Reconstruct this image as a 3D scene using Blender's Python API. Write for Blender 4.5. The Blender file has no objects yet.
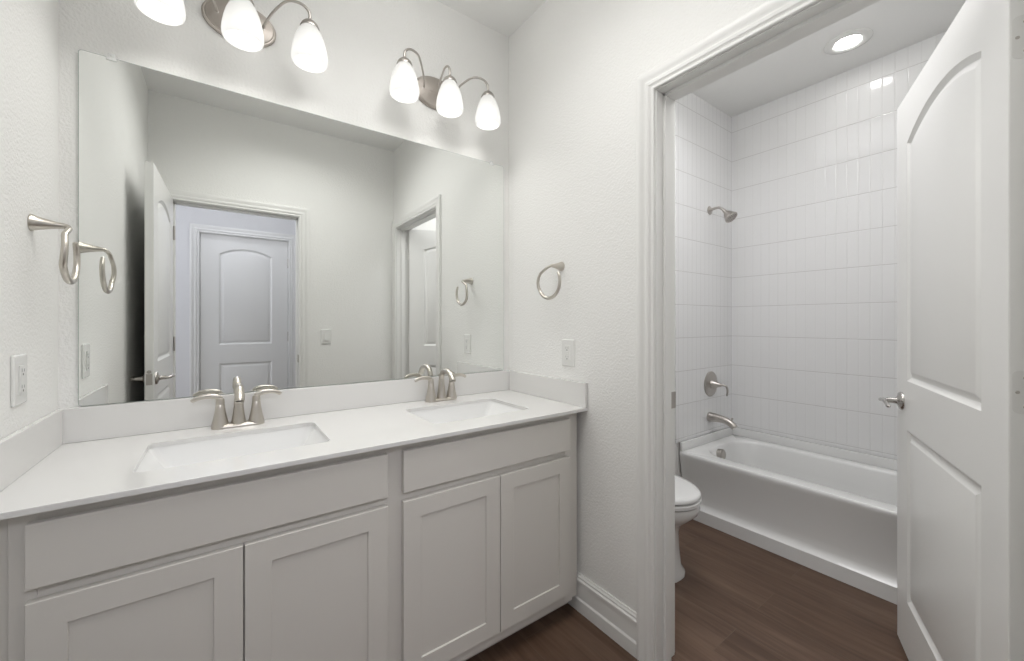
import bpy, bmesh, math, random
from mathutils import Vector, Matrix
random.seed(7)
PI = math.pi
SC = bpy.context.scene
COL = SC.collection

# ---------------------------------------------------------------- camera
cam_data = bpy.data.cameras.new('camera')
cam = bpy.data.objects.new('camera', cam_data)
COL.objects.link(cam)
cam.location = (.386, -1.724, 1.2385)
cam.rotation_euler = (math.radians(90), 0, math.radians(54.06 - 90))
cam_data.sensor_width = 36.0
cam_data.lens = 400.5 / 1024 * 36
cam_data.shift_y = -8.5 / 1024
cam_data.clip_start = .02
SC.camera = cam

# ---------------------------------------------------------------- world and exposure
world = bpy.data.worlds.new('world')
SC.world = world
world.use_nodes = True
world.node_tree.nodes['Background'].inputs[0].default_value = (.9, .93, 1, 1)
world.node_tree.nodes['Background'].inputs[1].default_value = .3
SC.view_settings.view_transform = 'Standard'
SC.view_settings.look = 'None'
SC.view_settings.gamma = 1
SC.view_settings.use_curve_mapping = False
SC.view_settings.exposure = .03

# strengths: vanity bulbs, glow of their frosted shades, recessed lens, hall daylight and the added fill lights
L_BULB, L_GLASS, L_CAN = 3.6, .44, 28.0
L_DOWN = 2.2     # light leaving each shade's open mouth
L_DAY, L_HALL, L_BATH, L_TOILET, L_DOORWAY = 8.5, .3, 9.2, 8.0, 11.0
L_FILL, L_FILL2 = 3.3, 5.2


def area(name, loc, rot, size, size_y, power, color, spread=180):
    l = bpy.data.lights.new(name, 'AREA')
    l.shape = 'RECTANGLE'
    l.size, l.size_y, l.energy, l.color = size, size_y, power, color
    l.spread = math.radians(spread)
    o = bpy.data.objects.new(name, l)
    COL.objects.link(o)
    o.location, o.rotation_euler = loc, rot
    return o


# daylight at the far end of the hall beyond the entry door, then added fill panels out of view
area('hall_daylight', (-1.15, -2.38, 1.35), (0, math.radians(-90), 0), 2.2, .8, L_DAY, (.86, .88, 1.0))
area('hall_ceiling_fill', (.75, -2.35, 2.73), (0, 0, 0), .5, .5, L_HALL, (.88, .92, 1.0))  # added cool panel overhead, standing in for more hall daylight
area('hall_doorway_fill', (.50, -2.70, 2.45), (math.radians(62), 0, 0), .5, .3, L_DOORWAY, (.90, .91, 1.0))  # added panel, pushes light through the entry onto the cabinets
area('bathroom_ceiling_fill', (.80, -1.0, 2.735), (0, 0, 0), .8, .8, L_BATH, (1.0, .99, .97), 140)  # added soft panel to even out the bathroom, no real fixture
area('toilet_room_ceiling_fill', (2.18, -.9, 2.735), (0, 0, 0), .6, .9, L_TOILET, (.98, .975, 1.0), 150)  # unseen panel added to brighten the toilet room


for nm, loc, power in (('bathroom_fill_point', (.95, -.60, 2.48), L_FILL), ('toilet_room_fill_point', (2.15, -1.25, 2.5), L_FILL2)):  # added unseen point lights, lifting the ceilings and upper walls
    gl = bpy.data.lights.new(nm, 'POINT')
    gl.energy, gl.shadow_soft_size, gl.color = power, .10, (1.0, .99, .975)
    go = bpy.data.objects.new(nm, gl)
    COL.objects.link(go)
    go.location = loc


# ---------------------------------------------------------------- materials
def mat(name, col, rough=.5, metal=0., spec=.5, bump=None, emis=None, coat=0.):
    m = bpy.data.materials.new(name)
    m.use_nodes = True
    nt = m.node_tree
    b = nt.nodes['Principled BSDF']
    b.inputs['Base Color'].default_value = (*col, 1)
    b.inputs['Roughness'].default_value = rough
    b.inputs['Metallic'].default_value = metal
    b.inputs['Specular IOR Level'].default_value = spec
    b.inputs['Coat Weight'].default_value = coat
    tc = nt.nodes.new('ShaderNodeTexCoord')
    if bump:
        scale, strength, dist, detail = bump
        n = nt.nodes.new('ShaderNodeTexNoise')
        n.inputs['Scale'].default_value = scale
        n.inputs['Detail'].default_value = detail
        nt.links.new(tc.outputs['Object'], n.inputs['Vector'])
        bp = nt.nodes.new('ShaderNodeBump')
        bp.inputs['Strength'].default_value = strength
        bp.inputs['Distance'].default_value = dist
        nt.links.new(n.outputs['Fac'], bp.inputs['Height'])
        nt.links.new(bp.outputs['Normal'], b.inputs['Normal'])
    if emis:
        b.inputs['Emission Color'].default_value = (*emis[:3], 1)
        b.inputs['Emission Strength'].default_value = emis[3]
    return m


M = {}
M['wall'] = mat('wall_paint', (.86, .858, .838), .62, bump=(120, .6, .0035, 2.5))
M['ceiling'] = mat('ceiling_paint', (.89, .89, .875), .8, bump=(150, .3, .003, 2))
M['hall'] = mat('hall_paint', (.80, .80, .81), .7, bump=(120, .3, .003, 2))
M['trim'] = mat('trim_paint', (.83, .828, .81), .3, bump=(60, .01, .0004, 1))
M['door'] = mat('door_paint', (.83, .828, .81), .32, bump=(300, .06, .0006, 3))
M['cabinet'] = mat('cabinet_paint', (.69, .665, .625), .32, bump=(40, .04, .001, 1))
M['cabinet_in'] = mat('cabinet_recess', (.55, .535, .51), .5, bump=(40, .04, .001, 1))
M['counter'] = mat('cultured_marble', (.755, .748, .733), .16, coat=.3, bump=(8, .02, .001, 2))
M['porcelain'] = mat('porcelain', (.83, .83, .82), .09, coat=.5, bump=(5, .01, .001, 1))
M['tub'] = mat('tub_enamel', (.84, .84, .83), .27, coat=.4, bump=(4, .02, .001, 1))
M['nickel'] = mat('brushed_nickel', (.58, .545, .495), .30, 1., bump=(250, .05, .0004, 2))
M['nickel2'] = mat('satin_nickel', (.50, .47, .44), .3, 1., bump=(250, .05, .0004, 2))
M['plate'] = mat('plate_nickel', (.47, .43, .395), .36, 1., bump=(250, .05, .0004, 2))
M['chrome'] = mat('polished_nickel', (.52, .50, .48), .15, 1., bump=(30, .01, .0004, 1))
M['mirror'] = mat('mirror_silver', (.88, .895, .88), 0.0, 1., bump=None)
M['edge'] = mat('mirror_edge', (.35, .40, .37), .2, bump=(40, .02, .001, 1))
M['plastic'] = mat('white_plastic', (.80, .80, .78), .25, bump=(60, .02, .0005, 1))
M['slot'] = mat('dark_slot', (.10, .10, .10), .5, bump=(60, .02, .0005, 1))
M['clear'] = mat('clear_plastic', (.82, .83, .82), .15, bump=(60, .02, .0005, 1))
M['bulb'] = mat('bulb_glow', (1, 1, 1), .5, emis=(1, .975, .94, L_BULB))
M['lens'] = mat('lens_glow', (1, 1, 1), .5, emis=(1, .985, .96, L_CAN))
M['hinge'] = mat('painted_hinge', (.76, .755, .735), .32, 0., bump=(60, .02, .0005, 1))
M['gap'] = mat('dark_gap', (.16, .15, .14), .8, bump=(60, .02, .0005, 1))


def glass_shade():
    m = bpy.data.materials.new('frosted_glass')
    m.use_nodes = True
    nt = m.node_tree
    nt.nodes.clear()
    N = nt.nodes.new
    out = N('ShaderNodeOutputMaterial')
    tr = N('ShaderNodeBsdfTransparent')
    tl = N('ShaderNodeBsdfTranslucent')
    df = N('ShaderNodeBsdfPrincipled')
    df.inputs['Base Color'].default_value = (.66, .66, .65, 1)
    df.inputs['Roughness'].default_value = .25
    tl.inputs['Color'].default_value = (.6, .6, .59, 1)
    # the white glass glows most around the bulb, less towards the socket
    tc = N('ShaderNodeTexCoord')
    sep = N('ShaderNodeSeparateXYZ')
    nt.links.new(tc.outputs['Object'], sep.inputs[0])
    mr = N('ShaderNodeMapRange')
    mr.inputs['From Min'].default_value = -.02
    mr.inputs['From Max'].default_value = -.11
    mr.inputs['To Min'].default_value = .42 * L_GLASS
    mr.inputs['To Max'].default_value = L_GLASS
    nt.links.new(sep.outputs['Z'], mr.inputs['Value'])
    em = N('ShaderNodeEmission')
    em.inputs['Color'].default_value = (1, .985, .955, 1)
    nt.links.new(mr.outputs['Result'], em.inputs['Strength'])
    m1 = N('ShaderNodeMixShader'); m1.inputs[0].default_value = .22
    m2 = N('ShaderNodeMixShader'); m2.inputs[0].default_value = .08
    ad = N('ShaderNodeAddShader')
    nt.links.new(df.outputs[0], m1.inputs[1]); nt.links.new(tl.outputs[0], m1.inputs[2])
    nt.links.new(m1.outputs[0], m2.inputs[1]); nt.links.new(tr.outputs[0], m2.inputs[2])
    nt.links.new(m2.outputs[0], ad.inputs[0]); nt.links.new(em.outputs[0], ad.inputs[1])
    nt.links.new(ad.outputs[0], out.inputs[0])
    return m


M['glass'] = glass_shade()


def tile_mat(name, axis):
    m = bpy.data.materials.new(name)
    m.use_nodes = True
    nt = m.node_tree
    b = nt.nodes['Principled BSDF']
    N = nt.nodes.new
    tc = N('ShaderNodeTexCoord')
    sep = N('ShaderNodeSeparateXYZ')
    nt.links.new(tc.outputs['Object'], sep.inputs[0])
    def mth(op, a, b_=None, c=None):
        n = N('ShaderNodeMath'); n.operation = op
        for i, v in enumerate((a, b_, c)):
            if v is None: continue
            if isinstance(v, (int, float)): n.inputs[i].default_value = v
            else: nt.links.new(v, n.inputs[i])
        return n.outputs[0]

    def cells(src, pitch, offset):
        q = mth('DIVIDE', mth('ADD', src, offset), pitch)
        fl = mth('FLOOR', q)
        loc = mth('SUBTRACT', mth('SUBTRACT', q, fl), .5)            # -.5 .. .5 across a tile
        edge = mth('MULTIPLY', mth('SUBTRACT', .5, mth('ABSOLUTE', loc)), pitch)   # metres to the joint
        return fl, loc, edge
    fu, lu, eu = cells(sep.outputs[axis], .0527, 20 * .0527 + .011)
    fv, lv, ev = cells(sep.outputs['Z'], .2129, -.711 + 5 * .2129)
    cmb = N('ShaderNodeCombineXYZ')
    nt.links.new(fu, cmb.inputs[0]); nt.links.new(fv, cmb.inputs[1])
    wn = N('ShaderNodeTexWhiteNoise'); wn.noise_dimensions = '3D'
    nt.links.new(cmb.outputs[0], wn.inputs['Vector'])
    sc = N('ShaderNodeSeparateColor'); nt.links.new(wn.outputs['Color'], sc.inputs[0])

    def step(e, lo, hi):
        n = N('ShaderNodeMapRange'); n.interpolation_type = 'SMOOTHSTEP'
        n.inputs['From Min'].default_value = lo; n.inputs['From Max'].default_value = hi
        nt.links.new(e, n.inputs['Value'])
        return n.outputs['Result']
    body_v = step(ev, .0010, .0020)      # 0 in the joint, 1 on the tile
    body_u = step(eu, .0004, .0012)
    ramp = N('ShaderNodeMix'); ramp.data_type = 'RGBA'
    ramp.inputs['A'].default_value = (.79, .785, .78, 1); ramp.inputs['B'].default_value = (.85, .85, .85, 1)
    nt.links.new(body_u, ramp.inputs['Factor'])
    r2 = N('ShaderNodeMix'); r2.data_type = 'RGBA'
    r2.inputs['A'].default_value = (.63, .62, .61, 1)
    nt.links.new(body_v, r2.inputs['Factor']); nt.links.new(ramp.outputs['Result'], r2.inputs['B'])
    nt.links.new(r2.outputs['Result'], b.inputs['Base Color'])
    h = mth('MULTIPLY', mth('MINIMUM', step(eu, .0, .0045), step(ev, .0, .0045)), .0011)
    tu = mth('MULTIPLY', mth('MULTIPLY', mth('SUBTRACT', sc.outputs[0], .5), lu), .0008)
    tv = mth('MULTIPLY', mth('MULTIPLY', mth('SUBTRACT', sc.outputs[1], .5), lv), .0020)
    nz = N('ShaderNodeTexNoise'); nz.inputs['Scale'].default_value = 14; nz.inputs['Detail'].default_value = 1
    nt.links.new(tc.outputs['Object'], nz.inputs['Vector'])
    wob = mth('MULTIPLY', nz.outputs['Fac'], .0010)
    tot = mth('ADD', mth('ADD', h, tu), mth('ADD', tv, wob))
    bq = N('ShaderNodeBump'); bq.inputs['Strength'].default_value = .8; bq.inputs['Distance'].default_value = 1.
    nt.links.new(tot, bq.inputs['Height'])
    nt.links.new(bq.outputs['Normal'], b.inputs['Normal'])
    b.inputs['Roughness'].default_value = .1
    return m


M['tile_x'] = tile_mat('stacked_white_tile_end', 'X')
M['tile_y'] = tile_mat('stacked_white_tile_side', 'Y')


def floor_mat():
    m = bpy.data.materials.new('dark_wood_plank')
    m.use_nodes = True
    nt = m.node_tree
    b = nt.nodes['Principled BSDF']
    N = nt.nodes.new
    L = nt.links.new
    tc = N('ShaderNodeTexCoord')
    mp = N('ShaderNodeMapping')
    mp.inputs['Rotation'].default_value = (0, 0, PI / 2)
    mp.inputs['Location'].default_value = (10.02, 10.065, 0)
    L(tc.outputs['Object'], mp.inputs[0])
    br = N('ShaderNodeTexBrick')
    br.offset = .37
    br.inputs['Scale'].default_value = 1
    br.inputs['Brick Width'].default_value = 1.22
    br.inputs['Row Height'].default_value = .178
    br.inputs['Mortar Size'].default_value = .0009
    br.inputs['Color1'].default_value = (.0, .0, .0, 1)
    br.inputs['Color2'].default_value = (1, 1, 1, 1)
    br.inputs['Mortar'].default_value = (.5, .5, .5, 1)
    L(mp.outputs[0], br.inputs['Vector'])
    # grain, stretched along the boards (world Y)
    g = N('ShaderNodeMapping'); g.inputs['Scale'].default_value = (46, 2.6, 1)
    L(tc.outputs['Object'], g.inputs[0])
    addv = N('ShaderNodeVectorMath'); addv.operation = 'ADD'
    sc = N('ShaderNodeVectorMath'); sc.operation = 'SCALE'; sc.inputs['Scale'].default_value = 9
    L(br.outputs['Color'], sc.inputs[0]); L(g.outputs[0], addv.inputs[0]); L(sc.outputs[0], addv.inputs[1])
    n1 = N('ShaderNodeTexNoise'); n1.inputs['Scale'].default_value = 1.; n1.inputs['Detail'].default_value = 6
    n1.inputs['Roughness'].default_value = .62; n1.inputs['Distortion'].default_value = .6
    L(addv.outputs[0], n1.inputs['Vector'])
    g2 = N('ShaderNodeMapping'); g2.inputs['Scale'].default_value = (9, 1.3, 1)
    L(tc.outputs['Object'], g2.inputs[0])
    n2 = N('ShaderNodeTexNoise'); n2.inputs['Scale'].default_value = 1.; n2.inputs['Detail'].default_value = 3
    L(g2.outputs[0], n2.inputs['Vector'])
    mx = N('ShaderNodeMath'); mx.operation = 'MULTIPLY_ADD'; mx.inputs[1].default_value = .55
    L(n2.outputs['Fac'], mx.inputs[0])
    m3 = N('ShaderNodeMath'); m3.operation = 'MULTIPLY'; m3.inputs[1].default_value = .6
    L(n1.outputs['Fac'], m3.inputs[0]); L(m3.outputs[0], mx.inputs[2])
    m4 = N('ShaderNodeMath'); m4.operation = 'MULTIPLY_ADD'; m4.inputs[1].default_value = .10
    sepc = N('ShaderNodeSeparateColor'); L(br.outputs['Color'], sepc.inputs[0])
    L(sepc.outputs[0], m4.inputs[0]); L(mx.outputs[0], m4.inputs[2])
    cr = N('ShaderNodeValToRGB')
    e = cr.color_ramp.elements
    e[0].position = .38; e[0].color = (.060, .033, .021, 1)
    e[1].position = .80; e[1].color = (.165, .104, .072, 1)
    k = e.new(.58); k.color = (.106, .062, .041, 1)
    L(m4.outputs[0], cr.inputs[0])
    mix = N('ShaderNodeMix'); mix.data_type = 'RGBA'
    L(br.outputs['Fac'], mix.inputs['Factor']); L(cr.outputs[0], mix.inputs['A'])
    mix.inputs['B'].default_value = (.135, .095, .068, 1)
    L(mix.outputs['Result'], b.inputs['Base Color'])
    bp = N('ShaderNodeBump'); bp.inputs['Strength'].default_value = .25; bp.inputs['Distance'].default_value = .001
    L(n1.outputs['Fac'], bp.inputs['Height']); L(bp.outputs['Normal'], b.inputs['Normal'])
    b.inputs['Roughness'].default_value = .42
    b.inputs['Specular IOR Level'].default_value = .4
    return m


M['floor'] = floor_mat()


# ---------------------------------------------------------------- mesh helpers
def obj(name, bm, m, parent=None, smooth=None, loc=None):
    bmesh.ops.recalc_face_normals(bm, faces=bm.faces)
    me = bpy.data.meshes.new(name)
    bm.to_mesh(me)
    bm.free()
    for k in (m if isinstance(m, (list, tuple)) else [m]):
        me.materials.append(M[k])
    if smooth is not None:
        for p in me.polygons:
            p.use_smooth = True
        me.set_sharp_from_angle(angle=math.radians(smooth))
    o = bpy.data.objects.new(name, me)
    COL.objects.link(o)
    if parent is not None:
        o.parent = parent
    if loc is not None:
        o.location = loc
    return o


def tag(o, label, cat=None, group=None):
    o['label'] = label
    if cat: o['category'] = cat
    if group: o['group'] = group
    return o


def struct(name, bm, m, parent=None, smooth=None):
    o = obj(name, bm, m, parent, smooth)
    if parent is None:
        o['kind'] = 'structure'
    return o


def empty(name, loc, rotz=0):
    o = bpy.data.objects.new(name, None)
    COL.objects.link(o)
    o.empty_display_size = .05
    o.location = loc
    o.rotation_euler = (0, 0, rotz)
    return o


def thing(name, loc, label, cat, group=None, rotz=0):
    return tag(empty(name, loc, rotz), label, cat, group)


def box(bm, x0, x1, y0, y1, z0, z1, bev=0., seg=2):
    x0, x1 = sorted((x0, x1)); y0, y1 = sorted((y0, y1)); z0, z1 = sorted((z0, z1))
    vs = [bm.verts.new((x, y, z)) for x in (x0, x1) for y in (y0, y1) for z in (z0, z1)]
    fs = [bm.faces.new([vs[i] for i in q]) for q in
          ((0, 1, 3, 2), (4, 6, 7, 5), (0, 4, 5, 1), (2, 3, 7, 6), (0, 2, 6, 4), (1, 5, 7, 3))]
    if bev > 0:
        es = set(e for f in fs for e in f.edges)
        bmesh.ops.bevel(bm, geom=list(es), offset=bev, segments=seg, profile=.5, affect='EDGES')
    return bm


def B(*a, **k):
    return box(bmesh.new(), *a, **k)


def loft(bm, loops, cap0=True, cap1=True, closed=True):
    rows = [[bm.verts.new(p) for p in l] for l in loops]
    n = len(rows[0])
    for a, b in zip(rows, rows[1:]):
        for i in range(n if closed else n - 1):
            j = (i + 1) % n
            bm.faces.new((a[i], a[j], b[j], b[i]))
    if cap0 and closed: bm.faces.new(rows[0])
    if cap1 and closed: bm.faces.new(list(reversed(rows[-1])))
    return rows


def frame_for(d, up=Vector((0, 0, 1))):
    d = d.normalized()
    if abs(d.dot(up)) > .95:
        up = Vector((0, 1, 0)) if abs(d.y) < .9 else Vector((1, 0, 0))
    s = d.cross(up).normalized()
    return s, s.cross(d).normalized()


def catmull(pts, n=6):
    P = [Vector(p) for p in pts]
    P = [P[0] * 2 - P[1]] + P + [P[-1] * 2 - P[-2]]
    out = []
    for i in range(1, len(P) - 2):
        a, b, c, d = P[i - 1:i + 3]
        for k in range(n):
            t = k / n
            out.append(.5 * ((2 * b) + (c - a) * t + (2 * a - 5 * b + 4 * c - d) * t * t + (3 * b - a - 3 * c + d) * t ** 3))
    out.append(P[-2])
    return out


def tube(bm, pts, rad, n=6, seg=12, flat=1., smooth=True, up=None):
    """round or flattened bar along a curve; rad is a number or one per given point"""
    k = len(pts)
    rads = [rad] * k if isinstance(rad, (int, float)) else list(rad)
    P = catmull(pts, n) if smooth else [Vector(p) for p in pts]
    R = []
    for i in range(len(P)):
        t = i / (len(P) - 1) * (k - 1)
        a = min(int(t), k - 2)
        R.append(rads[a] + (rads[a + 1] - rads[a]) * (t - a))
    loops = []
    s = None
    for i, p in enumerate(P):
        d = (P[min(i + 1, len(P) - 1)] - P[max(i - 1, 0)]).normalized()
        if s is None:
            s, u = frame_for(d, up or Vector((0, 0, 1)))
        else:
            s = (s - d * s.dot(d)).normalized()
            u = s.cross(d).normalized()
        loops.append([p + s * math.cos(2 * PI * j / seg) * R[i] + u * math.sin(2 * PI * j / seg) * R[i] * flat
                      for j in range(seg)])
    loft(bm, loops)
    return bm


def lathe(bm, prof, origin=(0, 0, 0), axis=(0, 0, 1), seg=32, cap0=True, cap1=True, sx=1., sy=1.):
    """prof: (radius, distance along axis)"""
    a = Vector(axis).normalized()
    s, u = frame_for(a)
    o = Vector(origin)
    loops = [[o + a * h + (s * math.cos(2 * PI * j / seg) * sx + u * math.sin(2 * PI * j / seg) * sy) * max(r, 1e-5)
              for j in range(seg)] for r, h in prof]
    loft(bm, loops, cap0, cap1)
    return bm


def rrect(cx, cy, hx, hy, r, n=6):
    """rounded rectangle; the same number of points whatever the radius"""
    r = max(min(r, hx - 1e-4, hy - 1e-4), 1e-4)
    out = []
    for q, (sx, sy) in enumerate(((1, 1), (-1, 1), (-1, -1), (1, -1))):
        for k in range(n + 1):
            a = q * PI / 2 + (PI / 2) * k / n
            out.append((cx + sx * (hx - r) + r * math.cos(a), cy + sy * (hy - r) + r * math.sin(a)))
    return out


def at_z(loop, z): return [(x, y, z) for x, y in loop]


def fill_between(bm, rings, zfun):
    """flat face bounded by the first ring with the others as holes"""
    es = []
    for r in rings:
        vs = [bm.verts.new(zfun(p)) for p in r]
        es += [bm.edges.new((vs[i], vs[(i + 1) % len(vs)])) for i in range(len(vs))]
    bmesh.ops.triangle_fill(bm, use_beauty=True, use_dissolve=False, edges=es)


def inset(loop, d):
    """move a counter-clockwise 2D loop inwards by d"""
    n = len(loop)
    out = []
    for i in range(n):
        a, b, c = Vector(loop[i - 1]), Vector(loop[i]), Vector(loop[(i + 1) % n])
        e1, e2 = (b - a).normalized(), (c - b).normalized()
        n1, n2 = Vector((-e1.y, e1.x)), Vector((-e2.y, e2.x))
        m = (n1 + n2).normalized()
        out.append(tuple(b + m * d / max(m.dot(n1), .3)))
    return out


def sweep_u(bm, prof, path, place):
    """mitred moulding: prof is (offset outwards, height off the wall), path the 2D polyline of the opening's
    edge; place(u, v, h) gives the 3D point"""
    loops = []
    n = len(path)
    for i, p in enumerate(path):
        p = Vector(p)
        ds = []
        if i > 0: ds.append((p - Vector(path[i - 1])).normalized())
        if i < n - 1: ds.append((Vector(path[i + 1]) - p).normalized())
        ns = [Vector((-d.y, d.x)) for d in ds]
        m = sum(ns, Vector((0, 0))).normalized()
        k = 1 / m.dot(ns[0])
        loops.append([place(*(p + m * k * o), h) for o, h in prof])
    loft(bm, loops)


# ---------------------------------------------------------------- dimensions
XR, XT = 1.615, 1.727          # right wall: vanity face, toilet-room face
YF, YH = -1.77, -1.885         # front wall: bathroom face, hall face
CZ = 2.743
FZ = .022                      # floor level
# doorway to the tub in the right wall, entry doorway in the front wall
TY0, TY1 = -1.693, -.888
EX0, EX1 = .122, .868
DH = 2.047                     # head jamb underside
JT = .018
HY = -2.876                    # far wall of the hall
TX = 3.42                      # tub's tiled long wall
HW = -.29                      # tub's tiled head wall
TB = -1.815                    # wall at the foot of the tub

# ---------------------------------------------------------------- room shell
struct('floor', B(-1.3, 3.6, -3.0, .1, -.06, FZ), 'floor')
struct('ceiling', B(-1.3, 3.6, -3.0, .1, CZ, CZ + .08), 'ceiling')
struct('wall_back', B(-.1, 3.6, 0, .1, 0, CZ), 'wall')
struct('wall_left', B(-.1, 0, YF, 0, 0, CZ), 'wall')
bm = bmesh.new()
box(bm, XR, XT, TY1 + JT, 0, 0, CZ)
box(bm, XR, XT, TY0 - JT, TY1 + JT, DH + JT, CZ)
box(bm, XR, XT, YF, TY0 - JT, 0, CZ)
struct('wall_right', bm, 'wall')
bm = bmesh.new()
box(bm, -1.3, EX0 - JT, YH, YF, 0, CZ)
box(bm, EX0 - JT, EX1 + JT, YH, YF, DH + JT, CZ)
box(bm, EX1 + JT, 3.6, YH, YF, 0, CZ)
struct('wall_front', bm, 'wall')
HX0, HX1 = .225, .930
bm = bmesh.new()
box(bm, -1.3, HX0 - JT, HY - .1, HY, 0, CZ)
box(bm, HX0 - JT, HX1 + JT, HY - .1, HY, DH + JT, CZ)
box(bm, HX1 + JT, 3.6, HY - .1, HY, 0, CZ)
struct('wall_hall', bm, 'hall')
struct('wall_hall_left', B(-1.3, -1.2, HY, YH, 0, CZ), 'hall')
struct('wall_hall_right', B(2.6, 2.7, HY, YH, 0, CZ), 'hall')
struct('wall_far_right', B(TX + .01, TX + .11, YF, 0, 0, CZ), 'wall')
struct('wall_tub_head', B(2.66, TX + .01, HW + .01, -.0005, 0, CZ), 'wall')
struct('wall_tub_foot', B(2.66, TX + .01, YF + .0005, YF + .03, 0, CZ), 'wall')
struct('wall_tile_head', B(2.70, TX, HW, HW + .0095, .476, CZ - .0005), 'tile_x')
struct('wall_tile_side', B(TX, TX + .0095, YF + .0395, HW, .476, CZ - .0005), 'tile_y')
struct('wall_tile_foot', B(2.70, TX, YF + .0305, YF + .0395, .476, CZ - .0005), 'tile_x')

# ---------------------------------------------------------------- door casings and jambs
CASE = [(0, 0), (0, .0085), (.003, .0105), (.008, .0105), (.011, .0075), (.015, .0085), (.020, .0125), (.029, .0135),
        (.034, .0115), (.043, .0125), (.051, .0165), (.062, .0175), (.067, .0155), (.067, 0)]


def casing(name, a0, a1, top, place, flip=False):
    bm = bmesh.new()
    r = .005
    a0, a1, top = a0 - r, a1 + r, top + r
    path = [(a0, FZ + .0005), (a0, top), (a1, top), (a1, FZ + .0005)]
    sweep_u(bm, CASE, path, place)
    return struct(name, bm, 'trim', smooth=28)


def jamb(name, axis, a0, a1, w0, w1, stop0, stop1):
    """jamb boards with door stops lining an opening; w0..w1 is the wall's thickness"""
    bm = bmesh.new()
    g = .0004

    def bx(a, b, c, d, e, f):
        if axis == 'x': box(bm, c, d, a, b, e, f, .0012, 1)
        else: box(bm, a, b, c, d, e, f, .0012, 1)
    bx(a0 - JT + g, a0, w0, w1, FZ + .0005, DH + JT - g)
    bx(a1, a1 + JT - g, w0, w1, FZ + .0005, DH + JT - g)
    bx(a0, a1, w0, w1, DH, DH + JT - g)
    bx(a0 - .0005, a0 + .011, stop0, stop1, FZ + .0005, DH)
    bx(a1 - .011, a1 + .0005, stop0, stop1, FZ + .0005, DH)
    bx(a0, a1, stop0, stop1, DH - .011, DH + .0005)
    return struct(name, bm, 'trim')


casing('trim_1', TY0, TY1, DH, lambda u, v, h: (XR - h, u, v))
casing('trim_2', TY0, TY1, DH, lambda u, v, h: (XT + h, u, v))
tj = jamb('trim_3', 'x', TY0, TY1, XR + .0005, XT - .0005, XT - .074, XT - .0375)
casing('trim_4', EX0, EX1, DH, lambda u, v, h: (u, YF + h, v))
casing('trim_5', EX0, EX1, DH, lambda u, v, h: (u, YH - h, v))
ej = jamb('trim_6', 'y', EX0, EX1, YH + .0005, YF - .0005, YF - .074, YF - .0375)
casing('trim_7', HX0, HX1, DH, lambda u, v, h: (u, HY + h, v))
jamb('trim_8', 'y', HX0, HX1, HY - .0995, HY - .0005, HY - .09, HY - .055)


def strike(parent, pts, m='nickel2'):
    bm = bmesh.new()
    box(bm, *pts, .0008, 1)
    return obj('strike_plate', bm, m, parent)


strike(tj, (XT - .036, XT + .003, TY1 - .003, TY1 + .001, .925, .985))
tag(strike(ej, (EX1 - .003, EX1 + .001, YF - .034, YF + .003, .925, .985)), 'satin nickel strike plate')

# ---------------------------------------------------------------- moulded doors
def arch_loop(x0, x1, z0, z1, rise, n=18):
    """panel outline, counter-clockwise; the top is an arc when rise > 0"""
    pts = [(x0, z0), (x1, z0)]
    if rise <= 0:
        return pts + [(x1, z1), (x0, z1)]
    w = (x1 - x0) / 2
    R = (w * w + rise * rise) / (2 * rise)
    cx, cz = (x0 + x1) / 2, z1 - R
    a = math.asin(w / R)
    for k in range(n + 1):
        t = a - 2 * a * k / n
        pts.append((cx + R * math.sin(t), cz + R * math.cos(t)))
    return pts


def door_slab(w, h, t, s=.123):
    """two-panel arched door; x 0..w from the hinge edge, y 0..t, z 0..h; panels on both faces"""
    bm = bmesh.new()
    panels = [arch_loop(s, w - s, .194, .807, 0), arch_loop(s, w - s, .982, 1.887, .059)]
    c = .0015
    outer = [(c, c), (w - c, c), (w - c, h - c), (c, h - c)]
    for side in (0, 1):
        y0, sg = (0, 1) if side == 0 else (t, -1)
        fill_between(bm, [outer] + panels, lambda p: (p[0], y0, p[1]))
        for pl in panels:
            steps = [(0, 0), (.0015, .0012), (.0125, .0095), (.015, .0105), (.018, .0100), (.033, .0018), (.036, .0010)]
            loops = [[(x, y0 + sg * d, z) for x, z in inset(pl, i)] for i, d in steps]
            rows = loft(bm, loops, cap0=False, cap1=False)
            bm.faces.new(rows[-1])
    full = [(0, 0), (w, 0), (w, h), (0, h)]
    loft(bm, [[(x, 0, z) for x, z in outer], [(x, c, z) for x, z in full], [(x, t - c, z) for x, z in full],
              [(x, t, z) for x, z in outer]], cap0=False, cap1=False)
    bmesh.ops.remove_doubles(bm, verts=bm.verts, dist=.00005)
    return bm


def lever(x, y, z, ny, toward, m, parent, label=None):
    """lever handle on a door face at (x, y, z) with outward normal (0, ny, 0); the lever points to -toward*x"""
    bm = bmesh.new()
    lathe(bm, [(.0, -.0), (.033, 0), (.033, .004), (.030, .008), (.018, .011), (.012, .016), (.010, .030), (.010, .042), (.0, .044)],
          (x, y, z), (0, ny, 0), 28)
    d = toward
    tube(bm, [(x, y + ny * .036, z), (x, y + ny * .053, z), (x + d * .018, y + ny * .060, z + .002),
              (x + d * .055, y + ny * .060, z + .007), (x + d * .085, y + ny * .059, z - .001), (x + d * .112, y + ny * .060, z - .006),
              (x + d * .120, y + ny * .060, z - .002)],
         [.009, .009, .009, .0075, .0065, .007, .004], 6, 12, .75)
    o = obj('door_handle', bm, m, parent, 40)
    if label: o['label'] = label
    return o


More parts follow.
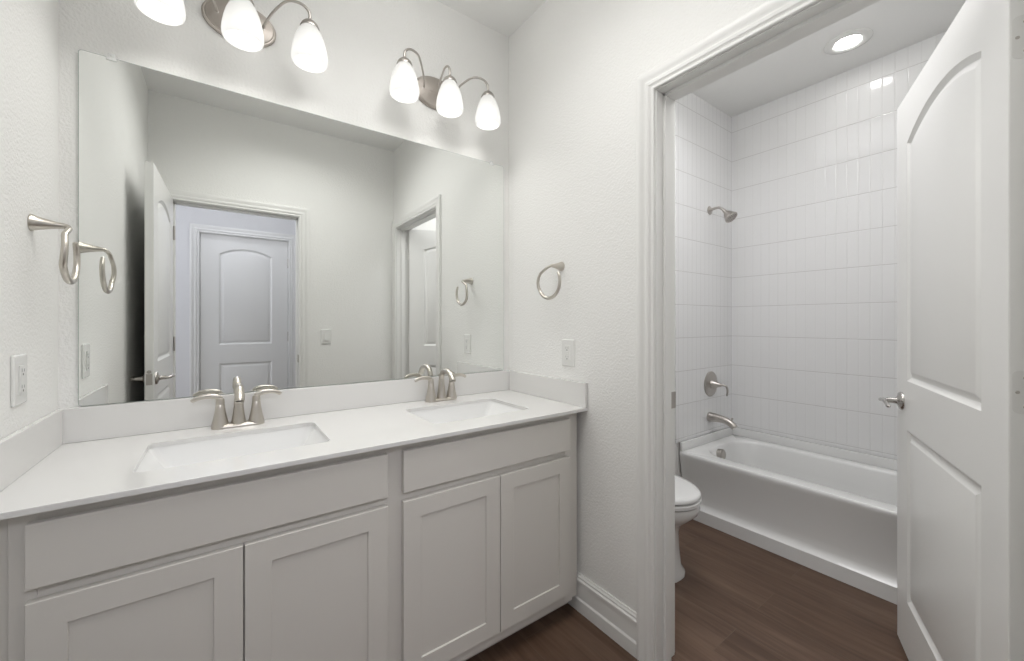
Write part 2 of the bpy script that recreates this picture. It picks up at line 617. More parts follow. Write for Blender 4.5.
def hinge(x, y, z, m, parent, leaf):
    screws = []
    bm = bmesh.new()
    tube(bm, [(x, y, z - .044), (x, y, z + .044)], .0055, 2, 12, smooth=False)
    lathe(bm, [(.0, 0), (.004, 0), (.0055, .003), (.003, .007), (0, .008)], (x, y, z + .043), (0, 0, 1), 12)
    if leaf:
        x0, x1, y0, y1 = leaf
        lp = rrect((y0 + y1) / 2, z, (y1 - y0) / 2, .0445, .011, 5)
        loft(bm, [[(x0, a, b) for a, b in lp], [(x1, a, b) for a, b in lp]])
        for dy, dz in ((-.004, .03), (.007, 0), (-.004, -.03)):
            screws.append((dy, dz))
    h = obj('hinge', bm, m, parent, 40)
    for dy, dz in screws:
        b2 = bmesh.new()
        lathe(b2, [(.0036, 0), (.0030, .0009), (.0005, .0003)], (min(leaf[:2]), (leaf[2] + leaf[3]) / 2 + dy, z + dz), (-1, 0, 0), 12)
        obj('screw', b2, 'nickel2', h, 40)
    return h


# door_1: to the tub room, hinged on the near jamb, swung 68 degrees into it. Local x runs from the hinge edge,
# the visible (vanity-side) face is y = t
ANG = math.radians(22.0)
W1, T1, H1 = .818, .035, 2.004
pin = Vector((XT + .009, TY0, 0))
d1 = Vector((math.cos(ANG), math.sin(ANG), 0))
n1 = Vector((-math.sin(ANG), math.cos(ANG), 0))
o1 = pin + d1 * -.005 + n1 * (.0075)
ZB1 = .047
door1 = struct('door_1', door_slab(W1, H1, T1), 'door', smooth=20)
door1.location = (o1.x, o1.y, ZB1)
door1.rotation_euler = (0, 0, ANG)
lever(W1 - .064, T1, .901, 1, -1, 'chrome', door1)
lever(W1 - .064, 0, .901, -1, -1, 'chrome', door1)
for z in (.22, 1.046, 1.780):
    hinge(-.004, -.005, z, 'hinge', door1, (-.0006, .0005, .0008, T1 - .0045))
bm = B(W1 - .0005, W1 + .0008, .006, T1 - .006, .873, .929, .0004, 1)
lathe(bm, [(.0, 0), (.0085, 0), (.0085, .008), (.0, .009)], (W1, T1 / 2, .940), (1, 0, 0), 14)
obj('latch', bm, 'nickel2', door1, 40)

# door_2: entry door, open against the left wall, seen in the mirror. Local x from the hinge edge
W2 = .742
door2 = struct('door_2', door_slab(W2, H1, T1, .125), 'door', smooth=20)
A2 = math.radians(91.5)
door2.location = (EX0 + .004, YF + .022, .046)
door2.rotation_euler = (0, 0, A2)
lever(W2 - .064, T1, .901, 1, -1, 'nickel2', door2)
lever(W2 - .064, 0, .901, -1, -1, 'nickel2', door2)
for z in (.22, 1.046, 1.780):
    hinge(-.004, -.005, z, 'nickel2', door2, (-.0006, .0005, .0008, T1 - .0045))
bm = B(W2 - .0005, W2 + .0008, .005, T1 - .005, .873, .929, .0004, 1)
lathe(bm, [(.0, 0), (.0085, 0), (.0085, .008), (.0, .009)], (W2, T1 / 2, .940), (1, 0, 0), 14)
tag(obj('latch', bm, 'nickel2', door2, 40), 'satin nickel latch plate')

# door_3: closed door across the hall, seen in the mirror
W3 = HX1 - HX0 - .008
door3 = struct('door_3', door_slab(W3, H1, T1, .137), 'door', smooth=20)
door3.location = (HX0 + .004, HY - .050, .046)
for z in (.22, 1.046, 1.780):
    hinge(W3 + .002, T1 + .004, z, 'nickel2', door3, None)

# ---------------------------------------------------------------- baseboards
BASE = [(0, 0), (.0165, 0), (.0165, .050), (.0115, .057), (.0115, .118), (.0155, .122), (.0155, .131), (.0105, .136),
        (.0105, .143), (.007, .147), (.005, .1535), (0, .1535)]


def baseboard(name, p0, p1, nrm):
    bm = bmesh.new()
    p0, p1, n = Vector((*p0, 0)), Vector((*p1, 0)), Vector((*nrm, 0))
    loft(bm, [[p + n * (a + .0003) + Vector((0, 0, b + FZ + .0005)) for a, b in BASE] for p in (p0, p1)])
    return struct(name, bm, 'trim', smooth=20)


baseboard('baseboard_right', (XR, -.462), (XR, TY1 + .0725), (-1, 0))
baseboard('baseboard_left', (0, YF), (0, -.462), (1, 0))
baseboard('baseboard_front', (EX1 + .0725, YF), (XR, YF), (0, 1))
baseboard('baseboard_hall_left', (-1.2, HY), (HX0 - .0725, HY), (0, 1))
baseboard('baseboard_hall_right', (HX1 + .0725, HY), (2.6, HY), (0, 1))
baseboard('baseboard_toilet_room', (XT, 0), (2.66, 0), (0, -1))
baseboard('baseboard_toilet_side', (2.66, 0), (2.66, HW), (-1, 0))
baseboard('baseboard_toilet_left', (XT, TY1 + .0725), (XT, 0), (1, 0))

# ---------------------------------------------------------------- vanity cabinet
YFR = -.529     # face frame front
YD0, YD1 = -.5295, -.548
van = thing('bathroom_vanity', (XR / 2, -.27, 0), 'long light grey shaker vanity cabinet spanning wall to wall under the white counter',
            'cabinet')
VX = XR / 2


def VB(x0, x1, y0, y1, z0, z1, bev=0., bm=None):
    return box(bm or bmesh.new(), x0 - VX, x1 - VX, y0 + .27, y1 + .27, z0, z1, bev, 1)


bm = bmesh.new()
FT = .8705
VB(.0525, 1.5585, -.508, -.003, .105, .866 - .12, 0, bm)          # carcass below the basins
VB(.0525, .078 + .012, YFR, -.508, .09, FT, .0006, bm)           # face frame
VB(.785 - .012, .833 + .012, YFR, -.508, .09, FT, .0006, bm)
VB(1.530 - .012, 1.5585, YFR, -.508, .09, FT, .0006, bm)
VB(.09, 1.518, YFR + .0004, -.508, .836, FT, .0006, bm)
VB(.09, 1.518, YFR + .0004, -.508, .680, .730, .0006, bm)
VB(.09, 1.518, YFR + .0004, -.508, .09, .145, .0006, bm)
VB(.0525, .07, -.508, -.003, .746, FT, 0, bm)
VB(1.541, 1.5585, -.508, -.003, .746, FT, 0, bm)
obj('cabinet_body', bm, 'cabinet', van)
bm = VB(.0008, .0515, YFR + .006, -.508, .0905, FT, .0006)
obj('filler_strip', bm, 'cabinet', van)
bm = VB(1.5595, XR - .0185, YFR + .010, -.508, .0905, FT, .0006)
VB(XR - .0185, XR - .0008, YFR + .030, -.470, .177, FT, .0006, bm)
obj('filler_strip', bm, 'cabinet', van)
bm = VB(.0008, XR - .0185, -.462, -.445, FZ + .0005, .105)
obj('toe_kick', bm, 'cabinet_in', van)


def shaker(x0, x1, z0, z1, name='cabinet_door'):
    """flat frame with a recessed panel"""
    bm = bmesh.new()
    c, fw, dp = .0012, .0565, .0055
    outer = [(x0, z0), (x1, z0), (x1, z1), (x0, z1)]
    ring = inset(outer, c)
    hole = inset(outer, fw)
    P = lambda y: (lambda p: (p[0] - VX, y + .27, p[1]))
    fill_between(bm, [ring, hole], P(YD1))
    pl = [(0, 0), (.0008, .0006), (.0016, dp), (.002, dp)]
    rows = loft(bm, [[(x - VX, YD1 + d + .27, z) for x, z in inset(hole, i)] for i, d in pl], False, False)
    bm.faces.new(rows[-1])
    loft(bm, [[P(YD1)(p) for p in ring], [P(YD1 + c)(p) for p in outer], [P(YD0)(p) for p in outer]], False, True)
    bmesh.ops.remove_doubles(bm, verts=bm.verts, dist=.00005)
    return obj(name, bm, 'cabinet', van)


for a, b in ((.078, .4285), (.4315, .785), (.833, 1.1865), (1.1895, 1.530)):
    shaker(a, b, .135, .692)
for a, b in ((.078, .785), (.833, 1.530)):
    bm = VB(a, b, YD0, YD1, .7185, .846, .0014)
    obj('drawer_front', bm, 'cabinet', van)

# ---------------------------------------------------------------- countertop with backsplash
CT, CTH = .884, .013
ctr = thing('countertop', (VX, -.28, CT), 'white double-basin countertop with backsplash above the grey vanity', 'countertop')
ctr.location = (VX, -.28, CT)
S1, S2 = (.2155, .6505, -.446, -.158), (.9815, 1.4045, -.446, -.158)


def sink_ring(S, n=5, r=.022, g=0.):
    x0, x1, y0, y1 = S
    return rrect((x0 + x1) / 2, (y0 + y1) / 2, (x1 - x0) / 2 + g, (y1 - y0) / 2 + g, r + g, n)


bm = bmesh.new()
ox0, ox1, oy0, oy1 = .0006, XR - .0006, -.565, -.0006
rings = [[(ox0, oy0 + .002), (ox1, oy0 + .002), (ox1, oy1), (ox0, oy1)], sink_ring(S1), sink_ring(S2)]
for z in (0, -CTH):
    fill_between(bm, rings, lambda p: (p[0] - VX, p[1] + .28, z))
L0 = lambda yy, zz: [(ox0 - VX, yy + .28, zz), (ox1 - VX, yy + .28, zz)]
loft(bm, [L0(oy0 + .002, 0), L0(oy0 + .0006, -.0006), L0(oy0, -.002), L0(oy0, -CTH), L0(oy0 + .002, -CTH)], False, False, closed=False)
for r in rings[1:]:
    loft(bm, [[(x - VX, y + .28, z) for x, y in r] for z in (0, -CTH)], False, False)
for xx in (ox0, ox1):
    vs = [bm.verts.new((xx - VX, yy + .28, zz)) for yy, zz in ((oy0 + .002, 0), (oy1, 0), (oy1, -CTH), (oy0 + .002, -CTH))]
    bm.faces.new(vs)
vs = [bm.verts.new((xx - VX, oy1 + .28, zz)) for xx, zz in ((ox0, 0), (ox1, 0), (ox1, -CTH), (ox0, -CTH))]
bm.faces.new(vs)
bmesh.ops.remove_doubles(bm, verts=bm.verts, dist=.00005)
obj('counter_slab', bm, 'counter', ctr)
SPT = .986
bm = B(-VX + .0006, VX - .0006, .28 - .0205, .28 - .0006, .0003, SPT - CT, .0015)
obj('backsplash', bm, 'counter', ctr)
for x0, x1 in ((.0006, .0135), (XR - .0135, XR - .0006)):
    bm = B(x0 - VX, x1 - VX, -.5645 + .28, -.0210 + .28, .0003, SPT - CT, .0015)
    obj('side_splash', bm, 'counter', ctr)


# ---------------------------------------------------------------- basins
def make_sink(S, label):
    x0, x1, y0, y1 = S
    cx, cy = (x0 + x1) / 2, (y0 + y1) / 2
    hx, hy = (x1 - x0) / 2, (y1 - y0) / 2
    t = thing('sink_basin', (cx, cy, CT - .14), label, 'sink', 'rectangular basins in the counter')
    bm = bmesh.new()
    rim = .14 - CTH - .0004
    prof = [(.022, .022, .020, rim), (.0015, .0015, .022, rim), (.001, .001, .022, rim - .002),
            (-.004, -.001, .020, rim - .010), (-.052, -.012, .020, .042), (-.060, -.020, .026, .028),
            (-.078, -.045, .04, .019), (-.12, -.09, .05, .013)]
    loops = [at_z(rrect(0, 0, hx + a, hy + b, r, 6), z) for a, b, r, z in prof]
    loft(bm, loops, cap0=False, cap1=True)
    out = [(.022, .022, .020, rim), (.022, .022, .02, rim - .008), (.006, .006, .03, rim - .02), (-.036, -.002, .03, .030),
           (-.07, -.03, .05, .005), (-.1, -.07, .05, 0)]
    loft(bm, [at_z(rrect(0, 0, hx + a, hy + b, r, 6), z) for a, b, r, z in out], cap0=False, cap1=True)
    bmesh.ops.remove_doubles(bm, verts=bm.verts, dist=.00005)
    obj('basin', bm, 'porcelain', t, 40)
    bm = bmesh.new()
    lathe(bm, [(.0, .001), (.022, .001), (.022, .004), (.018, .006), (.0, .0075)], (0, 0, .0125), (0, 0, 1), 24)
    obj('drain', bm, 'nickel2', t, 40)
    return t


make_sink(S1, 'rectangular white basin sunk in the left half of the counter')
make_sink(S2, 'rectangular white basin sunk in the right half of the counter, nearer the doorway')


# ---------------------------------------------------------------- faucets
def make_faucet(loc, label):
    t = thing('bathroom_faucet', loc, label, 'faucet', 'two-handle faucets behind the basins')
    bm = bmesh.new()
    lp = [(.0755, .0250, .0), (.0755, .0250, .005), (.073, .022, .0095), (.060, .014, .012)]
    loft(bm, [at_z(rrect(0, 0, a, b, b - .0005, 8), z) for a, b, z in lp])
    obj('faucet_base', bm, 'nickel', t, 40)
    for sx in (-1, 1):
        bm = bmesh.new()
        lathe(bm, [(.0250, .006), (.0240, .013), (.0190, .034), (.0145, .060), (.0125, .078), (.0122, .0785), (.0122, .081),
                   (.0128, .0815), (.0120, .092), (.0105, .099), (.0, .101)], (sx * .051, 0, 0), (0, 0, 1), 24)
        h = obj('faucet_handle', bm, 'nickel', t, 35)
        bm = bmesh.new()
        X = sx
        tube(bm, [(X * .051, 0, .092), (X * .054, 0, .100), (X * .068, 0, .1065), (X * .090, 0, .108), (X * .110, 0, .1045), (X * .124, 0, .0975), (X * .127, 0, .0955)],
             [.0085, .009, .0085, .0075, .007, .0065, .003], 6, 12, .42)
        obj('lever', bm, 'nickel', h, 50)
    bm = bmesh.new()
    lathe(bm, [(.0230, .006), (.0215, .013), (.0172, .038), (.0145, .065), (.0128, .09), (.0122, .094)], (0, 0, 0), (0, 0, 1), 24, cap1=True)
    tube(bm, [(0, 0, .085), (0, -.001, .104), (0, -.012, .124), (0, -.036, .1365), (0, -.066, .1355), (0, -.093, .123), (0, -.109, .104), (0, -.112, .0995)],
         [.0122, .0120, .0122, .0125, .0128, .0135, .0138, .0125], 6, 16)
    lathe(bm, [(.0, 0), (.0115, 0), (.0115, .003)], (0, -.1135, .0955), (0, .25, 1), 16)
    obj('spout', bm, 'nickel', t, 40)
    return t


make_faucet((.433, -.066, CT + .0003), 'brushed nickel two-handle faucet behind the left basin')
make_faucet((1.193, -.066, CT + .0003), 'brushed nickel two-handle faucet behind the right basin')

# ---------------------------------------------------------------- mirror
mir = thing('wall_mirror', (.81, 0, 1.52), 'wide frameless wall mirror above the backsplash, reflecting the entry doorway', 'mirror')
MX0, MX1, MZ0, MZ1 = .0425, 1.577, .9885, 2.0485
g = lambda *a: B(a[0] - .81, a[1] - .81, a[2], a[3], a[4] - 1.52, a[5] - 1.52)
bm = bmesh.new()
vs = [bm.verts.new((x - .81, -.0066, z - 1.52)) for x, z in ((MX0, MZ0), (MX1, MZ0), (MX1, MZ1), (MX0, MZ1))]
lp = rrect((MX0 + MX1) / 2 - .81, (MZ0 + MZ1) / 2 - 1.52, (MX1 - MX0) / 2, (MZ1 - MZ0) / 2, .008, 4)
bm.free()
bm = bmesh.new()
loft(bm, [[(a, y, b) for a, b in lp] for y in (-.0065, -.0068)])
obj('mirror_glass', bm, 'mirror', mir)
lp2 = rrect((MX0 + MX1) / 2 - .81, (MZ0 + MZ1) / 2 - 1.52, (MX1 - MX0) / 2 + .0012, (MZ1 - MZ0) / 2 + .0012, .009, 4)
bm = bmesh.new()
loft(bm, [[(a, y, b) for a, b in lp2] for y in (-.0006, -.0064)])
obj('mirror_backing', bm, 'edge', mir)
for x in (.112, 1.503):
    bm = B(x - .012 - .81, x + .012 - .81, -.0105, -.0008, MZ1 - .008 - 1.52, MZ1 + .001 - 1.52, .002)
    box(bm, x - .008 - .81, x + .008 - .81, -.0085, -.0008, MZ1 - 1.52, MZ1 + .014 - 1.52, .002)
    lathe(bm, [(.0, 0), (.0035, 0), (.003, .0015), (0, .002)], (x - .81, -.0085, MZ1 + .008 - 1.52), (0, -1, 0), 12)
    tag(obj('mirror_clip', bm, 'clear', mir, 40), 'clear plastic mirror clip on the top edge')


# ---------------------------------------------------------------- vanity lights
def make_vanity_light(cx, label):
    ZC = 2.300
    t = thing('vanity_light', (cx, 0, ZC), label, 'wall light', 'three-shade vanity lights')
    bm = bmesh.new()
    prof = [(1.0, .0006), (1.0, .010), (.96, .0135), (.93, .0135), (.90, .017), (.55, .024), (.0, .027)]
    loops = [[(math.cos(2 * PI * k / 48) * .110 * f if f > .6 else math.cos(2 * PI * k / 48) * .11 * f, -d,
               math.sin(2 * PI * k / 48) * (.073 * f)) for k in range(48)] for f, d in
             [(max(f, .01), d) for f, d in prof]]
    loft(bm, loops)
    for sx in (-.03, .03):
        lathe(bm, [(.005, 0), (.005, .004), (.003, .006), (0, .0065)], (sx, -.022, -.005), (0, -1, 0), 12)
    bp = obj('back_plate', bm, 'plate', t, 35)
    for k, dx in enumerate((-.202, .003, .201)):
        sy, top = -.142, .004
        ax = (-.066, .006, .066)[k]
        bm = bmesh.new()
        if abs(dx) > .01:
            pts = [(ax, -.018, .0), (ax + dx * .04, -.045, .012), (ax + dx * .16, -.078, .044), (dx * .66, -.118, .068), (dx * .86, -.137, .066),
                   (dx * .985, sy, .046), (dx, sy, top + .012), (dx, sy, top + .004)]
        else:
            pts = [(ax, -.018, .0), (ax - .004, -.038, .030), (ax - .004, -.066, .056), (0, -.100, .073), (.001, -.128, .066),
                   (dx, sy, .045), (dx, sy, top + .012), (dx, sy, top + .004)]
        tube(bm, pts, [.0045, .0043, .0043, .0043, .0047, .0052, .0055, .0055], 6, 10)
        lathe(bm, [(.010, 0), (.010, .004), (.005, .007)], (ax, -.017, 0), (0, -1, 0), 14)
        obj('arm', bm, 'nickel2', t, 50)
        bm = bmesh.new()
        lathe(bm, [(.0, .016), (.007, .015), (.010, .010), (.018, .006), (.0275, -.004), (.0315, -.015), (.0312, -.018), (.024, -.014), (.0, -.012)],
              (dx, sy, top), (0, 0, 1), 28)
        so = obj('socket_cap', bm, 'nickel2', t, 50)
        # the shade has its own origin at its collar
        bm = bmesh.new()
        outp = [(.0255, 0), (.0300, -.007), (.0395, -.025), (.0490, -.052), (.0550, -.078), (.0592, -.104), (.0608, -.124),
                (.0600, -.136), (.0572, -.145), (.0535, -.149)]
        inp = [(.0515, -.148), (.0545, -.143), (.0572, -.135), (.0580, -.124), (.0564, -.104), (.0522, -.078), (.0462, -.052),
               (.0367, -.025), (.0275, -.007), (.023, -.001)]
        lathe(bm, [(a * .975, b * .885) for a, b in outp + inp], (0, 0, 0), (0, 0, 1), 36, cap0=False, cap1=False)
        sh = obj('lamp_shade', bm, 'glass', t, 60, loc=(dx, sy, top - .013))
        bm = bmesh.new()
        lathe(bm, [(.0, -.025), (.012, -.026), (.014, -.038), (.024, -.060), (.029, -.077), (.027, -.093), (.019, -.104), (.009, -.109), (.0, -.110)],
              (0, 0, 0), (0, 0, 1), 14)
        obj('light_bulb', bm, 'bulb', sh, 60)
        sd = bpy.data.lights.new('bulb_light', 'SPOT')
        sd.energy, sd.spot_size, sd.spot_blend, sd.shadow_soft_size, sd.color = L_DOWN, math.radians(140), 1.0, .03, (1.0, .985, .95)
        so_ = bpy.data.objects.new('bulb_light', sd)
        COL.objects.link(so_)
        so_.location = (cx + dx, sy, ZC + top - .013 - .108)
    return t


make_vanity_light(.440, 'brushed nickel three-shade light cut by the top edge of the picture, above the left basin')
make_vanity_light(1.193, 'brushed nickel three-shade light in full view above the right basin')


# ---------------------------------------------------------------- towel rings
def make_ring(loc, rotz, label):
    """local: wall at x = 0, pointing to +x; ring hangs in a plane of constant x"""
    t = thing('towel_ring', loc, label, 'towel ring', 'open towel rings', rotz)
    bm = bmesh.new()
    lathe(bm, [(.0215, .0006), (.0215, .003), (.0195, .006), (.0160, .016), (.0122, .030), (.0093, .043), (.0072, .056), (.0066, .060), (.0, .062)],
          (0, 0, 0), (1, 0, -.03), 24)
    obj('post', bm, 'nickel', t, 40)
    bm = bmesh.new()
    R, cy, cz, xp = .0685, -.006, -.0755, .071
    pts, rad = [(.050, .0, -.001), (.060, -.001, -.002), (.067, -.006, -.006), (.0705, -.024, -.0135)], [.0062, .0064, .0064, .0064]
    a0, a1 = math.radians(138), math.radians(396)
    n = 22
    for k in range(n + 1):
        a = a0 + (a1 - a0) * k / n
        rr = R
        pts.append((xp + .004 * math.sin(PI * min(k / 6, 1)) - .004 * k / n, cy + rr * math.cos(a), cz + rr * math.sin(a)))
        rad.append(.0064 + .0012 * math.sin(PI * k / n))
    rad[-1] = .0052
    tube(bm, pts, rad, 3, 12)
    obj('ring', bm, 'nickel', t, 50)
    return t


make_ring((.0, -.211, 1.487), 0, 'brushed nickel open towel ring on the left wall, by the left end of the mirror')
make_ring((XR, -.405, 1.487), PI, 'brushed nickel open towel ring on the right wall, above the outlet and by the doorway')


# ---------------------------------------------------------------- outlets and switch
def make_plate(name, loc, rotz, label, kind, cat):
    """local: wall at x = 0 facing +x"""
    t = thing(name, loc, label, cat, None, rotz)
    bm = bmesh.new()
    lp = lambda h, v, r: rrect(0, 0, h, v, r, 4)
    loft(bm, [[(d, a, b) for a, b in lp(h, v, r)] for d, h, v, r in
              ((.0005, .0385, .0585, .004), (.0035, .0385, .0585, .004), (.0062, .0355, .0555, .003))])
    obj('cover_plate', bm, 'plastic', t, 30)
    bm = bmesh.new()
    if kind == 'switch':
        loft(bm, [[(.0063, a, b) for a, b in lp(.0165, .0335, .001)], [(.008, a, b) for a, b in lp(.0165, .0335, .001)]])
        vs = [(.0081, -.014, -.031), (.0081, .014, -.031), (.0081, .014, .031), (.0081, -.014, .031)]
        vt = [(.0125, -.014, -.031), (.0125, .014, -.031), (.009, .014, .031), (.009, -.014, .031)]
        loft(bm, [vs, vt])
        obj('rocker', bm, 'plastic', t)
    else:
        loft(bm, [[(.0063, a, b) for a, b in lp(.0165, .0335, .001)], [(.0092, a, b) for a, b in lp(.0160, .0330, .001)]])
        if kind == 'gfci':
            box(bm, .0092, .0104, -.007, .007, .0012, .0062, .0005, 1)
            box(bm, .0092, .0104, -.007, .007, -.0062, -.0012, .0005, 1)
        r = obj('receptacle', bm, 'plastic', t)
        for zc in (.019, -.019):
            bm = bmesh.new()
            box(bm, .0090, .00945, -.0075, -.0060, zc - .001, zc + .007)
            box(bm, .0090, .00945, .0055, .0070, zc - .001, zc + .006)
            lathe(bm, [(.0028, 0), (.0028, .0003)], (.00922, 0, zc - .007), (1, 0, 0), 12)
            obj('plug_slots', bm, 'slot', r)
    return t


make_plate('wall_outlet', (0, -.290, 1.104), 0, 'white outlet with a rectangular cover on the left wall, above the side splash', 'outlet', 'outlet')
make_plate('wall_outlet', (XR, -.450, 1.104), PI, 'white outlet on the right wall below the towel ring', 'gfci', 'outlet')
make_plate('light_switch', (1.064, YF, 1.122), PI / 2, 'white rocker switch beside the entry doorway, seen in the mirror', 'switch', 'switch')

# ---------------------------------------------------------------- bathtub
TX0, TX1, TZ = 2.736, TX - .002, .418
TYA, TYB = YF + .0405, HW - .002
tub = thing('bathtub', (3.08, (TYA + TYB) / 2, 0), 'white alcove bathtub with a plain apron under the tiled walls', 'bathtub')
tc = Vector(((TX0 + TX1) / 2, (TYA + TYB) / 2))
hx, hy = (TX1 - TX0) / 2, (TYB - TYA) / 2
bm = bmesh.new()
ix = .012
lp = [(0, hx - .001, hy - .001, .001, TZ - .006), (0, hx - .006, hy - .003, .004, TZ),
      (ix, hx - .075, hy - .075, .16, TZ), (ix, hx - .082, hy - .082, .155, TZ - .003), (ix, hx - .088, hy - .090, .15, TZ - .018),
      (ix, hx - .100, hy - .110, .14, TZ - .12), (ix, hx - .115, hy - .135, .13, .16), (ix, hx - .14, hy - .17, .12, .09),
      (ix, hx - .20, hy - .25, .09, .065), (ix, .04, hy - .4, .03, .06)]
loft(bm, [[(x + tc.x - 3.08, y, z) for x, y in rrect(c, 0, a, b, r, 8)] for c, a, b, r, z in lp], cap0=False, cap1=True)
# apron, from the rolled rim down to the kick
X = lambda x: x - 3.08
ap = [(TX0 + .006, TZ), (TX0 + .0015, TZ - .004), (TX0, TZ - .011), (TX0 + .0005, TZ - .022), (TX0 + .004, TZ - .040),
      (TX0 + .011, TZ - .075), (TX0 + .025, .26), (TX0 + .030, .17), (TX0 + .030, .130), (TX0 + .025, .112), (TX0 + .012, .100),
      (TX0 + .003, .093), (TX0 + .000, FZ + .001)]
loft(bm, [[(X(x), y, z) for y in (-hy + .001, hy - .001)] for x, z in ap], False, False, closed=False)
for s in (-1, 1):
    yy = s * (hy - .001)
    pts = [(X(x), yy, z) for x, z in ap] + [(hx - .001 + tc.x - 3.08, yy, FZ + .001), (hx - .001 + tc.x - 3.08, yy, TZ - .006)]
    bm.faces.new([bm.verts.new(p) for p in pts])
obj('tub_body', bm, 'tub', tub, 45)
# tiling flange behind the rim
bm = B(X(TX1 - .016), X(TX1), -hy, hy, TZ + .0005, .4755, .003)
box(bm, X(TX0 + .006), X(TX1 - .016), hy - .014, hy, TZ + .0005, .4755, .003)
box(bm, X(TX0 + .006), X(TX1 - .016), -hy, -hy + .014, TZ + .0005, .4755, .003)
obj('wall_flange', bm, 'tub', tub, 40)
bm = bmesh.new()
lathe(bm, [(.0, .036), (.027, .036), (.033, .032), (.034, .028), (.034, .0), (.0, 0)], (-.040, hy - .092, .368), (0, -1, .12), 28)
tag(obj('overflow_cover', bm, 'nickel2', tub, 40), 'round nickel overflow cover')

# ---------------------------------------------------------------- shower fittings
FX = 3.105
t = thing('shower_fixture', (FX, HW, 2.006), 'nickel shower head on a bent arm high on the tiled end wall', 'shower head')
bm = bmesh.new()
lathe(bm, [(.0, .0), (.030, .0005), (.030, .003), (.024, .008), (.012, .011), (.0, .012)], (0, 0, 0), (0, -1, 0), 28)
obj('escutcheon', bm, 'nickel2', t, 40)
bm = bmesh.new()
tube(bm, [(0, -.004, 0), (0, -.035, .006), (0, -.066, .004), (0, -.088, -.012), (0, -.100, -.028)], .0085, 6, 12)
obj('shower_arm', bm, 'nickel2', t, 60)
bm = bmesh.new()
lathe(bm, [(.0, -.006), (.010, -.004), (.012, .004), (.011, .012), (.018, .022), (.026, .034), (.036, .058), (.041, .068), (.042, .074), (.040, .078),
           (.036, .077), (.034, .075), (.0, .076)], (0, -.098, -.024), (0, -.66, -.75), 28)
hd = obj('spray_head', bm, 'nickel2', t, 35)
bm = bmesh.new()
ax = Vector((0, -.66, -.75)).normalized()
s_, u_ = frame_for(ax)
fc = Vector((0, -.098, -.024)) + ax * .0762
for rr, k in ((.010, 6), (.020, 10), (.029, 14)):
    for j in range(k):
        p = fc + (s_ * math.cos(2 * PI * j / k) + u_ * math.sin(2 * PI * j / k)) * rr
        lathe(bm, [(.0018, 0), (.0014, .002), (.0, .0022)], p, ax, 6)
tag(obj('nozzles', bm, 'slot', hd), 'dark rubber spray nozzles')

t = thing('shower_valve', (FX + .012, HW, .812), 'round nickel shower valve with a curved lever on the tiled end wall', 'shower valve')
bm = bmesh.new()
lathe(bm, [(.0, .0), (.086, .0005), (.086, .004), (.082, .008), (.070, .0105), (.030, .013), (.0, .014)], (0, 0, 0), (0, -1, 0), 40)
obj('valve_plate', bm, 'nickel2', t, 40)
bm = bmesh.new()
lathe(bm, [(.032, .012), (.030, .022), (.022, .040), (.014, .062), (.011, .074), (.0, .078)], (0, 0, 0), (0, -1, 0), 24)
tube(bm, [(0, -.066, .0), (.004, -.086, .001), (.012, -.100, -.006), (.018, -.106, -.024), (.020, -.106, -.046), (.018, -.104, -.066), (.016, -.103, -.072)],
     [.010, .0095, .009, .008, .0075, .007, .0035], 6, 12, .8)
obj('lever', bm, 'nickel2', t, 50)

t = thing('tub_spout', (FX - .006, HW, .587), 'nickel tub spout with a small pull knob above the tub', 'tub spout')
bm = bmesh.new()
tube(bm, [(0, -.0006, 0), (0, -.012, .001), (0, -.05, .002), (0, -.09, .000), (0, -.125, -.008), (0, -.150, -.022), (0, -.166, -.036), (0, -.172, -.042)],
     [.033, .0325, .0275, .0235, .0215, .0215, .0215, .0195], 6, 20, 1.0)
obj('spout', bm, 'nickel2', t, 50)
bm = bmesh.new()
lathe(bm, [(.0, .0), (.0035, 0), (.0035, .014), (.007, .017), (.0075, .021), (.005, .024), (0, .0245)], (0, -.150, -.003), (0, -.2, 1), 16)
obj('diverter_knob', bm, 'nickel2', t, 50)

# ---------------------------------------------------------------- recessed light over the tub
t = thing('recessed_light', (3.105, -1.042, CZ), 'round lit recessed ceiling light over the tub', 'ceiling light')
bm = bmesh.new()
lathe(bm, [(.0555, -.0005), (.102, -.0005), (.102, -.003), (.096, -.006), (.080, -.012), (.066, -.011), (.0555, -.004)], (0, 0, 0), (0, 0, 1), 48, False, False)
bmesh.ops.remove_doubles(bm, verts=bm.verts, dist=.0002)
obj('trim_ring', bm, 'plastic', t, 40)
bm = bmesh.new()
lathe(bm, [(.0, -.001), (.055, -.001), (.055, -.004), (.042, -.007), (.0, -.008)], (0, 0, 0), (0, 0, 1), 40)
obj('lens', bm, 'lens', t, 60)

# ---------------------------------------------------------------- toilet (tank on the back wall, bowl towards the camera)
toi = thing('toilet', (2.135, 0, FZ), 'white toilet half hidden behind the left side of the tub-room doorway', 'toilet')


def egg(yb, yf, hw, n=40, sq=2.2, wide=.52):
    """oval outline, the back end squarer; yb back, yf front (negative y)"""
    out = []
    ym = yb + (yf - yb) * wide
    for k in range(n):
        a = 2 * PI * k / n
        c, s = math.cos(a), math.sin(a)
        x = hw * math.copysign(abs(c) ** (2 / sq), c)
        y = ym + ((yb - ym) if s > 0 else (ym - yf)) * math.copysign(abs(s) ** (2 / sq), s)
        out.append((x, y))
    return out


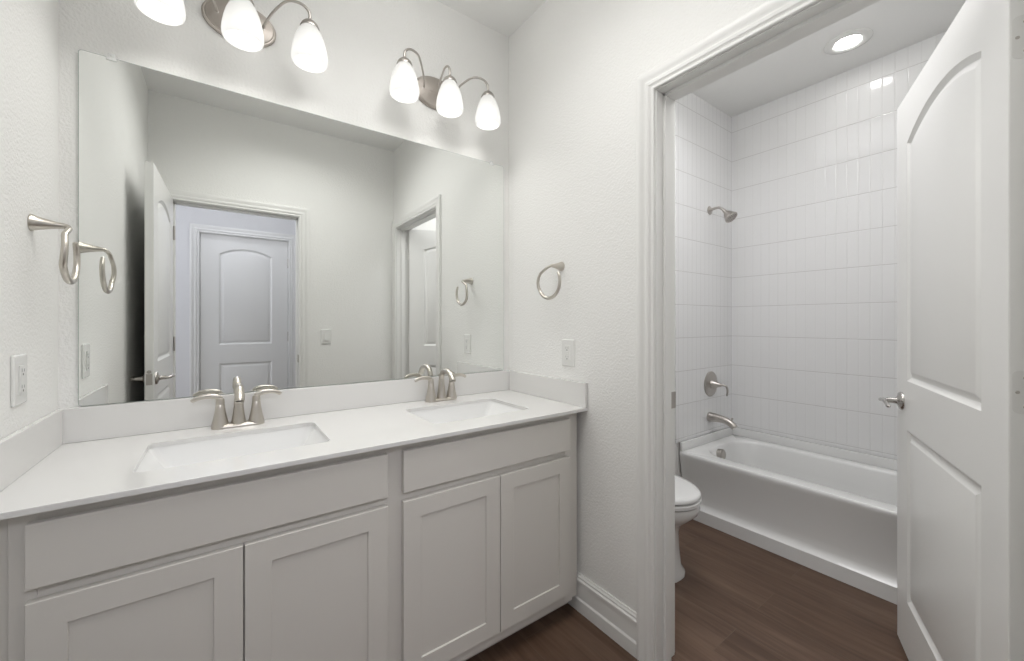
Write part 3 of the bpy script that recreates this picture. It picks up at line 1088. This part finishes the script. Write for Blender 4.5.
bm = bmesh.new()
rows = [(-.17, -.664, .107, .001, 3), (-.17, -.665, .107, .022, 3), (-.17, -.648, .102, .045, 2.8), (-.18, -.642, .100, .12, 2.6),
        (-.18, -.640, .100, .21, 2.4), (-.185, -.655, .120, .250, 2.2), (-.19, -.700, .156, .288, 2.1), (-.19, -.731, .181, .320, 2.1),
        (-.19, -.738, .186, .345, 2.1), (-.19, -.734, .183, .3610, 2.1), (-.20, -.720, .170, .3630, 2.1)]
loft(bm, [at_z(egg(a, b, c, 40, s), z) for a, b, c, z, s in rows])
obj('bowl', bm, 'porcelain', toi, 50)
bm = bmesh.new()
rows = [(-.215, -.734, .182, .3665), (-.215, -.742, .189, .370), (-.215, -.742, .189, .384), (-.215, -.736, .184, .3885)]
loft(bm, [at_z(egg(a, b, c, 40, 2.1), z) for a, b, c, z in rows])
obj('seat', bm, 'porcelain', toi, 40)
bm = bmesh.new()
rows = [(-.200, -.734, .182, .3935), (-.200, -.741, .188, .397), (-.200, -.741, .188, .408), (-.200, -.734, .182, .415), (-.21, -.71, .16, .4185),
        (-.23, -.62, .10, .4195)]
loft(bm, [at_z(egg(a, b, c, 40, 2.1), z) for a, b, c, z in rows])
obj('lid', bm, 'porcelain', toi, 50)
bm = bmesh.new()
loft(bm, [at_z(rrect(0, -.112, a, b, .03, 5), z) for a, b, z in ((.19, .075, .387), (.20, .088, .42), (.215, .092, .72))])
obj('tank', bm, 'porcelain', toi, 50)
bm = bmesh.new()
loft(bm, [at_z(rrect(0, -.112, a, b, .032, 5), z) for a, b, z in ((.222, .098, .7205), (.224, .100, .726), (.224, .1, .748), (.218, .094, .755))])
obj('tank_lid', bm, 'porcelain', toi, 50)
bm = bmesh.new()
lathe(bm, [(.012, 0), (.012, .006), (.006, .010), (.006, .02), (0, .021)], (-.15, -.2045, .66), (0, -1, 0), 16)
tube(bm, [(-.15, -.220, .66), (-.12, -.222, .658), (-.085, -.220, .652)], [.007, .006, .005], 5, 10, .6)
obj('flush_lever', bm, 'chrome', toi, 50)
